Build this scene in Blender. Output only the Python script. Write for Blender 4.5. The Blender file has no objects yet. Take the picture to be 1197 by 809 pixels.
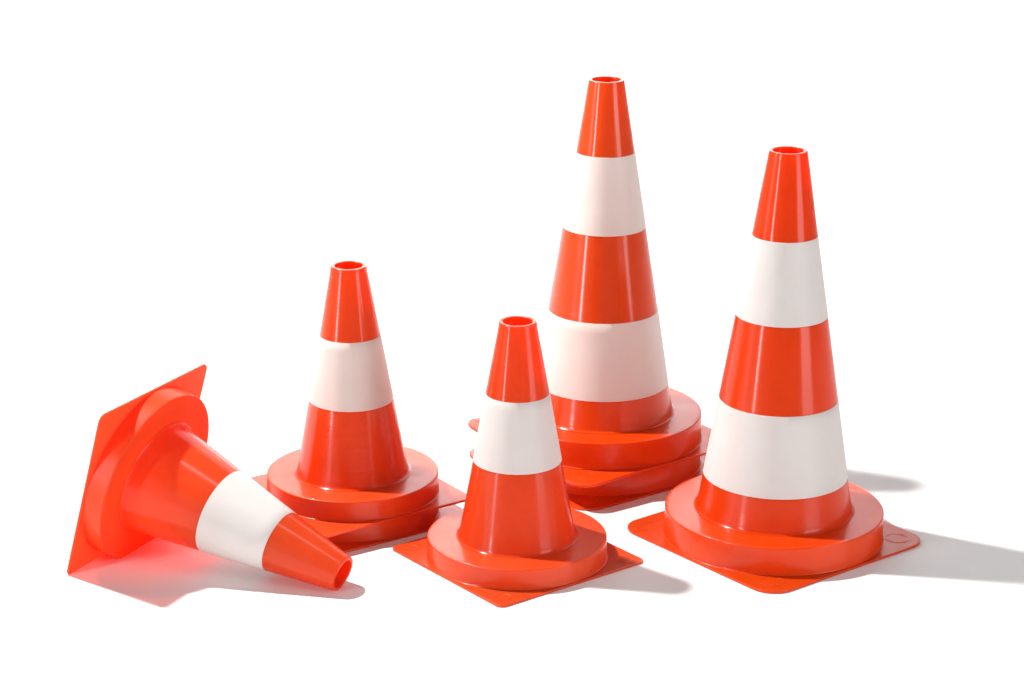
import bpy, math, random
from mathutils import Matrix, Vector, noise
random.seed(4)
sc = bpy.context.scene
COL = sc.collection
PI = math.pi

# ------------------------------------------------------------------ materials
def nodes(name):
    m = bpy.data.materials.new(name); m.use_nodes = True
    nt = m.node_tree; nt.nodes.clear()
    out = nt.nodes.new('ShaderNodeOutputMaterial')
    return m, nt, out

def plastic(name, base, trans, rough=0.3, trans_fac=0.2, aniso=0.6, groove=0.26, worn=0.5, radial=True, spec=0.5, stain=None, coat=0.0, scuff=0.35, clear=0.0):
    m, nt, out = nodes(name)
    N, L = nt.nodes, nt.links
    tc = N.new('ShaderNodeTexCoord')
    # lathe grooves: noise squeezed along the axis of the thing
    mp = N.new('ShaderNodeMapping'); mp.inputs['Scale'].default_value = (3, 3, 330) if radial else (60, 60, 60)
    L.new(tc.outputs['Object'], mp.inputs['Vector'])
    n1 = N.new('ShaderNodeTexNoise'); n1.inputs['Scale'].default_value = 1.0; n1.inputs['Detail'].default_value = 3
    L.new(mp.outputs[0], n1.inputs['Vector'])
    # patches of wear
    n2 = N.new('ShaderNodeTexNoise'); n2.inputs['Scale'].default_value = 22; n2.inputs['Detail'].default_value = 6
    n2.inputs['Roughness'].default_value = 0.65
    L.new(tc.outputs['Object'], n2.inputs['Vector'])
    # long wobble of the moulded wall
    n3 = N.new('ShaderNodeTexNoise'); n3.inputs['Scale'].default_value = 9; n3.inputs['Detail'].default_value = 2
    L.new(tc.outputs['Object'], n3.inputs['Vector'])
    b1 = N.new('ShaderNodeBump'); b1.inputs['Strength'].default_value = groove; b1.inputs['Distance'].default_value = 0.0004
    L.new(n1.outputs['Fac'], b1.inputs['Height'])
    b2 = N.new('ShaderNodeBump'); b2.inputs['Strength'].default_value = 0.25; b2.inputs['Distance'].default_value = 0.0008
    L.new(n3.outputs['Fac'], b2.inputs['Height']); L.new(b1.outputs[0], b2.inputs['Normal'])
    p = N.new('ShaderNodeBsdfPrincipled')
    mr = N.new('ShaderNodeMapRange')
    mr.inputs['From Min'].default_value = 0.3; mr.inputs['From Max'].default_value = 0.75
    mr.inputs['To Min'].default_value = rough; mr.inputs['To Max'].default_value = min(1, rough + 0.25 * worn)
    L.new(n2.outputs['Fac'], mr.inputs['Value']); L.new(mr.outputs[0], p.inputs['Roughness'])
    mix = N.new('ShaderNodeMix'); mix.data_type = 'RGBA'
    mix.inputs[6].default_value = (*base, 1)
    mix.inputs[7].default_value = (*(stain or [min(1, c * 1.12 + 0.006) for c in base]), 1)
    cr = N.new('ShaderNodeMapRange'); cr.inputs['From Min'].default_value = 0.35; cr.inputs['From Max'].default_value = 0.8
    L.new(n2.outputs['Fac'], cr.inputs['Value']); L.new(cr.outputs[0], mix.inputs['Factor'])
    # scattered pale scuffs and short scratches
    mp2 = N.new('ShaderNodeMapping'); mp2.inputs['Scale'].default_value = (1.0, 1.0, 2.6); mp2.inputs['Rotation'].default_value = (.5, .3, .8)
    L.new(tc.outputs['Object'], mp2.inputs['Vector'])
    n4 = N.new('ShaderNodeTexNoise'); n4.inputs['Scale'].default_value = 85; n4.inputs['Detail'].default_value = 4
    n4.inputs['Distortion'].default_value = 2.2
    L.new(mp2.outputs[0], n4.inputs['Vector'])
    sA = N.new('ShaderNodeMath'); sA.operation = 'SUBTRACT'; sA.inputs[1].default_value = 0.5; L.new(n4.outputs['Fac'], sA.inputs[0])
    sB = N.new('ShaderNodeMath'); sB.operation = 'ABSOLUTE'; L.new(sA.outputs[0], sB.inputs[0])
    sC = N.new('ShaderNodeMapRange'); sC.inputs['From Min'].default_value = 0.0; sC.inputs['From Max'].default_value = 0.012
    sC.inputs['To Min'].default_value = 1; sC.inputs['To Max'].default_value = 0; L.new(sB.outputs[0], sC.inputs['Value'])
    n5 = N.new('ShaderNodeTexNoise'); n5.inputs['Scale'].default_value = 14; n5.inputs['Detail'].default_value = 2
    L.new(tc.outputs['Object'], n5.inputs['Vector'])
    sD = N.new('ShaderNodeMapRange'); sD.inputs['From Min'].default_value = 0.58; sD.inputs['From Max'].default_value = 0.72
    sD.inputs['To Max'].default_value = scuff; L.new(n5.outputs['Fac'], sD.inputs['Value'])
    sE = N.new('ShaderNodeMath'); sE.operation = 'MULTIPLY'; L.new(sC.outputs[0], sE.inputs[0]); L.new(sD.outputs[0], sE.inputs[1])
    mix2 = N.new('ShaderNodeMix'); mix2.data_type = 'RGBA'
    mix2.inputs[7].default_value = (*[min(.85, c * .8 + .22) for c in base], 1)
    L.new(mix.outputs[2], mix2.inputs[6]); L.new(sE.outputs[0], mix2.inputs['Factor'])
    L.new(mix2.outputs[2], p.inputs['Base Color'])
    p.inputs['Specular IOR Level'].default_value = spec
    L.new(b2.outputs[0], p.inputs['Normal'])
    if radial and aniso:
        tg = N.new('ShaderNodeTangent'); tg.direction_type = 'RADIAL'; tg.axis = 'Z'
        L.new(tg.outputs[0], p.inputs['Tangent']); p.inputs['Anisotropic'].default_value = aniso; p.inputs['Anisotropic Rotation'].default_value = 0.25
    p.inputs['Coat Weight'].default_value = coat; p.inputs['Coat Roughness'].default_value = 0.13
    L.new(b1.outputs[0], p.inputs['Coat Normal'])
    t = N.new('ShaderNodeBsdfTranslucent'); t.inputs['Color'].default_value = (*trans, 1)
    ms = N.new('ShaderNodeMixShader'); ms.inputs[0].default_value = trans_fac
    L.new(p.outputs[0], ms.inputs[1]); L.new(t.outputs[0], ms.inputs[2]); L.new(ms.outputs[0], out.inputs['Surface'])
    if clear:   # thin wall that also lets some light straight through, tinted
        c = N.new('ShaderNodeBsdfTransparent'); c.inputs['Color'].default_value = (1.0, 0.25, 0.18, 1)
        m2 = N.new('ShaderNodeMixShader'); m2.inputs[0].default_value = clear
        L.new(ms.outputs[0], m2.inputs[1]); L.new(c.outputs[0], m2.inputs[2]); L.new(m2.outputs[0], out.inputs['Surface'])
    return m

ORANGE = (0.80, 0.073, 0.001)
RED = (0.77, 0.112, 0.017)
M_big = plastic('orange_plastic', ORANGE, (1.0, 0.095, 0.005), rough=0.30, trans_fac=0.5, spec=0.35, aniso=1.0, worn=0.25, coat=0.7)
M_small = plastic('red_orange_plastic', RED, (1.0, 0.13, 0.035), rough=0.28, trans_fac=0.6, spec=0.35, aniso=1.0, worn=0.25, coat=0.7)
M_bigf = plastic('orange_plastic_base', (.82, .066, .001), (1.0, 0.095, 0.005), rough=0.3, spec=.3, trans_fac=0.33, coat=0.4, radial=False, groove=0.25, worn=0.6)
M_smallf = plastic('red_orange_plastic_base', (.82, .082, .014), (1.0, 0.13, 0.035), rough=0.3, spec=.3, trans_fac=0.33, coat=0.4, radial=False, groove=0.25, worn=0.6)
M_bigs = plastic('shade_lifted_orange_plastic', (0.84, 0.072, 0.001), (1.0, 0.095, 0.005), rough=0.30, trans_fac=0.3, spec=0.35, aniso=1.0, worn=0.25, coat=0.7)  # same plastic as the single tall cone, brightened to offset shade on the stack
M_smalls = plastic('shade_lifted_red_orange_plastic', (0.95, 0.070, 0.003), (1.0, 0.10, 0.02), rough=0.30, trans_fac=0.34, spec=0.35, aniso=1.0, worn=0.4, groove=0.7, coat=0.7)  # short-cone plastic with brighter red painted in against the stack's shade
M_thin = plastic('thin_red_orange_plastic', (.76, .135, .030), (0.98, 0.115, 0.03), rough=0.28, trans_fac=0.64, spec=0.35, aniso=1.0, worn=0.25, coat=0.7)
M_thinf = plastic('thin_red_orange_plastic_base', (.70, .14, .034), (0.98, 0.115, 0.03), rough=0.27, trans_fac=0.6, radial=False, groove=0.25, worn=0.6)
M_thinp = plastic('thin_red_orange_plastic_plate', (.70, .14, .034), (0.98, 0.115, 0.03), rough=0.27, trans_fac=0.45, radial=False, groove=0.25, worn=0.6, clear=0.42)
M_white = plastic('white_band_plastic', (0.765, 0.765, 0.75), (1, 0.98, 0.96), rough=0.45, trans_fac=0.28, aniso=0.4, groove=0.2,
                  stain=(0.735, 0.72, 0.69), spec=0.4, scuff=0.0)
M_white_glow = plastic('glow_tinted_band_plastic', (0.88, 0.805, 0.76), (1, 0.93, 0.90), rough=0.48, trans_fac=0.22, aniso=0.4, groove=0.2,  # pink glow of the nested orange cone painted into the white
                       stain=(0.85, 0.74, 0.68), spec=0.35, scuff=0.0)

m, nt, out = nodes('white_studio_paper')
p = nt.nodes.new('ShaderNodeBsdfPrincipled'); p.inputs['Base Color'].default_value = (0.86, 0.86, 0.86, 1)
p.inputs['Roughness'].default_value = 0.75; p.inputs['Specular IOR Level'].default_value = 0.2
nz = nt.nodes.new('ShaderNodeTexNoise'); nz.inputs['Scale'].default_value = 140; nz.inputs['Detail'].default_value = 4
bp = nt.nodes.new('ShaderNodeBump'); bp.inputs['Strength'].default_value = 0.05; bp.inputs['Distance'].default_value = 0.0005
nt.links.new(nz.outputs['Fac'], bp.inputs['Height']); nt.links.new(bp.outputs[0], p.inputs['Normal'])
nt.links.new(p.outputs[0], out.inputs['Surface'])
M_floor = m

# ------------------------------------------------------------------ helpers
def mesh_obj(name, verts, faces, mat, parent, sharp=40):
    me = bpy.data.meshes.new(name); me.from_pydata(verts, [], faces); me.update()
    me.materials.append(mat)
    for f in me.polygons: f.use_smooth = True
    me.set_sharp_from_angle(angle=math.radians(sharp))
    o = bpy.data.objects.new(name, me); COL.objects.link(o)
    if parent is not None: o.parent = parent
    return o

def lathe(profile, seg=160, closed=True, wob=None):
    """profile: list of (r, z), counter-clockwise for outward faces when closed."""
    v, f = [], []
    n = len(profile)
    for i in range(seg):
        a = 2 * PI * i / seg
        for (r, z) in profile:
            if wob: r, z = wob(r, z, a)
            v.append((r * math.cos(a), r * math.sin(a), z))
    for i in range(seg):
        j = (i + 1) % seg
        for k in range(n if closed else n - 1):
            l = (k + 1) % n
            f.append((i * n + k, j * n + k, j * n + l, i * n + l))
    return v, f

def arc(cx, cz, r, a0, a1, n=5):
    return [(cx + r * math.cos(a0 + (a1 - a0) * t / n), cz + r * math.sin(a0 + (a1 - a0) * t / n)) for t in range(n + 1)]

BIG = dict(H=.500, rim=.0231, base=.0975, drum=.1377, dh=.0392, rc=.0316, t=.0034, wall=.0045, bands=[(.2935, .3951), (.0839, .1853)])
MID = dict(H=.4977, rim=.0236, base=.0972, drum=.1368, dh=.0400, rc=.0315, t=.0034, wall=.0045, bands=[(.2994, .4015), (.0817, .1849)])
SML = dict(H=.3054, rim=.0223, base=.0722, drum=.1113, dh=.0290, rc=.0095, t=.0030, wall=.0042, bands=[(.1286, .2147)])

def rad(P, z):
    return P['rim'] + (P['base'] - P['rim']) * (P['H'] - z) / (P['H'] - P['dh'])

def smooth(x): x = max(0, min(1, x)); return x * x * (3 - 2 * x)

def make_cone(label, P, body_mat, base_mat, curl=(0, 0, 0, 0), zs=1.0, group=None, burr=0.0, seed=0, lip=False, marks=True, band_mat=None, plate_mat=None):
    """a hollow moulded cone: plate with corners, drum, tapering sleeve, white bands"""
    band_mat = band_mat or M_white
    root = bpy.data.objects.new('traffic_cone', None); COL.objects.link(root)
    root['label'] = label; root['category'] = 'traffic cone'
    if group: root['group'] = group
    H, dh, t, w = P['H'] * zs, P['dh'] * zs, P['t'], P['wall']
    R = lambda z: P['rim'] + (P['base'] - P['rim']) * (H - z) / (H - dh)
    # ---- sleeve: orange wall sections, with white sections of the same wall between them
    def wob(r, z, a):
        d = 0.00035 * noise.noise(Vector((math.cos(a) * 1.3, math.sin(a) * 1.3, z * 9 + seed * 7.3)))
        if lip and abs(z - H) < 0.0016:
            z += 0.0004 * noise.noise(Vector((math.cos(a) * 2, math.sin(a) * 2, seed * 3.1)))
        return r + d, z
    def wall(z0, z1, e):
        """closed section of straight wall; e = how far it stands proud"""
        pr = [(R(z0) + e - 0.0004, z0), (R(z0 + 0.0004) + e, z0 + 0.0004)]
        n = max(2, int((z1 - z0) / 0.012))
        pr += [(R(z0 + (z1 - z0) * k / n) + e, z0 + (z1 - z0) * k / n) for k in range(1, n)]
        pr += [(R(z1 - 0.0004) + e, z1 - 0.0004), (R(z1) + e - 0.0004, z1)]
        pr += [(R(z1) - w, z1), (R(z0) - w, z0)]
        return pr
    bands = sorted((z0 * zs, z1 * zs) for z0, z1 in P['bands'])
    gap = 0.00004
    sections = []
    zb = bands[0][0] - gap
    pr = [(P['base'] + 0.0036, dh + 0.00025), (P['base'] + 0.0036, dh + 0.0005)]
    for k in range(1, 6):
        q = k / 5.0
        pr.append((P['base'] + 0.0036 * (1 - q) ** 2 - 0.0002 * q, dh + 0.0005 + 0.0048 * q ** 1.5))
    n = max(2, int((zb - dh - 0.014) / 0.012))
    pr += [(R(dh + 0.014 + (zb - dh - 0.014) * k / n), dh + 0.014 + (zb - dh - 0.014) * k / n) for k in range(n + 1)]
    pr += [(R(zb) - w, zb), (P['base'] - w, dh + 0.00025)]
    sections.append(pr)
    for k in range(len(bands) - 1):
        sections.append(wall(bands[k][1] + gap, bands[k + 1][0] - gap, 0))
    za = bands[-1][1] + gap
    zt = H - (0.0042 if lip else 0.0012)
    n = int((zt - za) / 0.012)
    pr = [(R(za + (zt - za) * k / n), za + (zt - za) * k / n) for k in range(n + 1)]
    if lip:
        pr += [(R(zt) + 0.0004, zt + 0.0006), (P['rim'] + 0.0004, H - 0.0012)]
    pr += arc(P['rim'] - 0.0007 + (0.0004 if lip else 0), H - 0.0007, 0.0007, 0, PI / 2, 4)
    pr += arc(P['rim'] - w + 0.0006, H - 0.0006, 0.0006, PI / 2, PI, 3)
    pr += [(R(z) - w, z) for z in (H - 0.004, H - 0.03, za + 0.02, za)]
    sections.append(pr)
    for pr in sections:
        v, f = lathe(pr, wob=wob)
        mesh_obj('orange_section', v, f, body_mat, root)
    for (z0, z1) in bands:
        v, f = lathe(wall(z0, z1, 0.0004), wob=wob)
        mesh_obj('white_band', v, f, band_mat, root)
    # ---- drum: a ring shell open below
    D = P['drum']; b = P['base']
    pr = arc(D + 0.0016, t + 0.0018, 0.0016, -PI / 2, -PI, 4)
    pr += [(D, t + 0.006), (D, dh * .5), (D - 0.0002, dh - 0.004)]
    pr += arc(D - 0.0016, dh - 0.0014, 0.0014, 0, PI / 2, 5)
    pr += [(D - 0.006, dh), ((D + b) / 2, dh - 0.0003), (b + 0.009, dh), (b - 0.002, dh), (b - 0.002, dh - w), ((D + b) / 2, dh - w), (D - w, dh - w), (D - w, t + 0.0002)]
    def wob2(r, z, a):
        q = Vector((math.cos(a) * 2.2, math.sin(a) * 2.2, seed * 5.7 + 2))
        if z > dh - 0.004 * 1.2: z += 0.0004 * noise.noise(q + Vector((0, 0, r * 30)))
        return r + 0.0003 * noise.noise(q), z
    v, f = lathe(pr, wob=wob2)
    mesh_obj('base_drum', v, f, base_mat, root, sharp=50)
    # ---- plate: rounded square sheet with a round opening, corners may curl
    h = D + 0.0022; rc = P['rc']
    outl = []
    def corner(k, n=14):
        a0 = k * PI / 2
        cx = (h - rc) * (1 if k in (0, 3) else -1); cy = (h - rc) * (1 if k in (0, 1) else -1)
        return [(cx + rc * math.cos(a0 + PI / 2 * i / n), cy + rc * math.sin(a0 + PI / 2 * i / n)) for i in range(n + 1)]
    cs = [corner(k) for k in range(4)]
    for k in range(4):
        c = cs[k]; d = cs[(k + 1) % 4]
        outl += c
        x0, y0 = c[-1]; x1, y1 = d[0]
        for i in range(1, 40): outl.append((x0 + (x1 - x0) * i / 40, y0 + (y1 - y0) * i / 40))
    n = len(outl)
    if burr:
        o2 = []
        for i, (x, y) in enumerate(outl):
            q = noise.noise(Vector((x * 70, y * 70, seed * 3.3))) * 0.5 + noise.noise(Vector((x * 220, y * 220, seed)))
            l = math.hypot(x, y); s = 1 + burr * q / l
            o2.append((x * s, y * s))
        outl = o2
    hole = D - 0.008
    def lift(x, y):
        z = 0
        for k, (sx, sy) in enumerate(((1, 1), (-1, 1), (-1, -1), (1, -1))):
            if curl[k]:
                u = (x * sx + y * sy) / math.sqrt(2)
                s = (u - 0.80 * D) / (h * math.sqrt(2) - 0.4 * rc - 0.80 * D)
                z += curl[k] * max(0, s) ** 1.7
        return z
    v, f = [], []
    levels = []   # rings: (blend 0 hole .. 1 outline, shrink, z)
    e = 0.0007
    for s in (0.0, .2, .4, .6, .8, .93): levels.append((s, 0, t))
    levels += [(1, e, t), (1, e * .3, t - e * .3), (1, 0, t - e), (1, 0, e), (1, e * .3, e * .3), (1, e, 0)]
    for s in (.93, .8, .6, .4, .2, 0.0): levels.append((s, 0, 0))
    # raised round moulding mark near every corner
    mk = 0.0145 if P['H'] > .4 else 0.010
    mc = (h - rc * 0.95) if P['H'] > .4 else (h - 0.019)
    for (s, sh, z) in levels:
        for (x, y) in outl:
            l = math.hypot(x, y); a = math.atan2(y, x)
            r = hole + (l - sh - hole) * s if s < 1 else l - sh
            X, Y = r * math.cos(a), r * math.sin(a)
            v.append((X, Y, z + lift(X, Y)))
    m = len(levels)
    for k in range(m):
        k2 = (k + 1) % m
        for i in range(n):
            j = (i + 1) % n
            f.append((k * n + i, k2 * n + i, k2 * n + j, k * n + j))
    # ring moulding marks (thin torus-like lips sunk into the plate)
    if marks:
        for k, (sx, sy) in enumerate(((1, 1), (-1, 1), (-1, -1), (1, -1))):
            b0 = len(v); sg = 40
            for i in range(sg):
                a = 2 * PI * i / sg
                for (dr, dz) in ((0.0, -0.0005), (0.0, 0.0004), (-0.0006, 0.0005), (-0.0012, 0.0002), (-0.0012, -0.0005)):
                    X = sx * mc + (mk + dr) * math.cos(a); Y = sy * mc + (mk + dr) * math.sin(a)
                    v.append((X, Y, t + dz + lift(X, Y)))
            for i in range(sg):
                j = (i + 1) % sg
                for q in range(4):
                    f.append((b0 + i * 5 + q, b0 + j * 5 + q, b0 + j * 5 + q + 1, b0 + i * 5 + q + 1))
    me = mesh_obj('base_plate', v, f, plate_mat or base_mat, root, sharp=35)
    return root

def put(o, x, y, z, a):
    o.location = (x, y, z); o.rotation_euler = (0, 0, a)

# ------------------------------------------------------------------ the cones
G_BIG = 'tall orange traffic cones with two white bands'
G_SML = 'short red-orange traffic cones with one white band'
c = make_cone('tall orange cone with two white bands standing alone at the right', BIG, M_big, M_bigf, group=G_BIG, seed=1)
put(c, .3538, 2.6698, 0, .662)
# stacked tall pair; corners in order: +x+y, -x+y, -x-y, +x-y before turning
c = make_cone('tall orange cone with two white bands on top of the tall stack', dict(MID, rc=.026), M_bigs, M_bigf,
              curl=(0.001, .008, -.004, 0), group=G_BIG, seed=2, band_mat=M_white_glow)
put(c, .1467, 2.932, .0371, .619)
c = make_cone('lower orange cone of the tall stack, only its drum and base plate showing', MID, M_big, M_bigf,
              curl=(0, .001, 0, 0), zs=.92, group=G_BIG, seed=3)
put(c, .1467, 2.932, 0, .625)
# stacked short pair
c = make_cone('short red-orange cone with one white band on top of the short stack', SML, M_smalls, M_smallf,
              curl=(0, 0, -.002, 0), group=G_SML, burr=.00025, seed=4, lip=True, marks=False, band_mat=M_white_glow)
put(c, -.1838, 2.7495, .028, .60)
c = make_cone('lower red-orange cone of the short stack, only its drum and base plate showing', SML, M_small, M_smallf,
              zs=.955, group=G_SML, burr=.00025, seed=5, lip=True, marks=False)
put(c, -.1838, 2.7495, 0, .60)
# single short cone in front
c = make_cone('short red-orange cone with one white band standing alone in the front middle', SML, M_small, M_smallf,
              group=G_SML, burr=.0005, seed=6, lip=True)
put(c, .028, 2.6022, 0, .655)
# fallen short cone
c = make_cone('short red-orange cone lying on its side at the far left, opening towards the front', SML, M_thin, M_thinf,
              group=G_SML, burr=.00035, seed=7, lip=False, marks=False, plate_mat=M_thinp)
az, el, g = -0.4667, -0.2865, -0.0022
d = Vector((math.cos(az) * math.cos(el), math.sin(az) * math.cos(el), math.sin(el)))
e1 = Vector((-math.sin(az), math.cos(az), 0)); e2 = d.cross(e1)
X = math.cos(g) * e1 + math.sin(g) * e2; Y = d.cross(X)
Mx = Matrix(((X.x, Y.x, d.x, -.4431), (X.y, Y.y, d.y, 2.6303), (X.z, Y.z, d.z, .1069), (0, 0, 0, 1)))
c.matrix_world = Mx

# ------------------------------------------------------------------ studio floor
prof = [(-40, 0), (6.5, 0)] + [(6.5 + 2 * math.sin(a), 2 - 2 * math.cos(a)) for a in [PI / 2 * k / 16 for k in range(1, 17)]] + [(8.5, 5)]
vv = [(x, y, z) for (y, z) in prof for x in (-40, 40)]
fl = mesh_obj('backdrop_floor', vv, [(2 * i, 2 * i + 1, 2 * i + 3, 2 * i + 2) for i in range(len(prof) - 1)], M_floor, None)
fl['kind'] = 'structure'

# ------------------------------------------------------------------ light
w = bpy.data.worlds.new('World'); sc.world = w; w.use_nodes = True
bg = w.node_tree.nodes['Background']; bg.inputs['Color'].default_value = (1.0, 0.95, 0.93, 1); bg.inputs['Strength'].default_value = 0.15

def area(name, loc, target, size, power, size_y=None, shape='DISK', spread=180, color=(1, 1, 1)):
    l = bpy.data.lights.new(name, 'AREA'); l.shape = shape; l.size = size
    if size_y: l.size_y = size_y
    l.energy = power; l.color = color; l.spread = math.radians(spread)
    o = bpy.data.objects.new(name, l); COL.objects.link(o); o.location = loc
    o.rotation_euler = (Vector(target) - Vector(loc)).to_track_quat('-Z', 'Y').to_euler()
    return o
area('key_lamp', (-1.22, 3.23, 2.35), (0.1, 2.8, 0), .12, 118, color=(1, .975, .95))
area('backdrop_fill', (0, 6.2, 3.2), (0, 7.6, .6), 2.4, 230, spread=100)  # added unseen fill that keeps the far paper white
area('side_softbox', (2.45, 1.0, 1.0), (0.1, 2.7, .6), 1.15, 40, size_y=2.0, shape='RECTANGLE')
area('strip_lamp', (-3.85, -.38, 1.5), (0.1, 2.7, 1.4), .19, 104, size_y=3.0, shape='RECTANGLE')
area('back_fill', (0, 5.1, 1.7), (0, 2.8, 0), 3.2, 26, size_y=1.2, shape='RECTANGLE')  # added unseen fill from behind, for open shadows and sheen on drum tops

# ------------------------------------------------------------------ camera
cam = bpy.data.cameras.new('camera'); co = bpy.data.objects.new('camera', cam); COL.objects.link(co)
co.location = (0, 0, 1.11096); co.rotation_euler = (PI / 2 - .31119, 0, 0)
cam.sensor_width = 36; cam.lens = 2649.25 / 1197 * 36; cam.shift_x = (598.5 - 578.0) / 1197
cam.clip_end = 200
sc.camera = co
sc.view_settings.view_transform = 'Standard'; sc.view_settings.look = 'None'
sc.view_settings.exposure = 0; sc.view_settings.gamma = 1
sc.cycles.use_denoising = True
sc.cycles.max_bounces = 10; sc.cycles.diffuse_bounces = 6; sc.cycles.transmission_bounces = 8
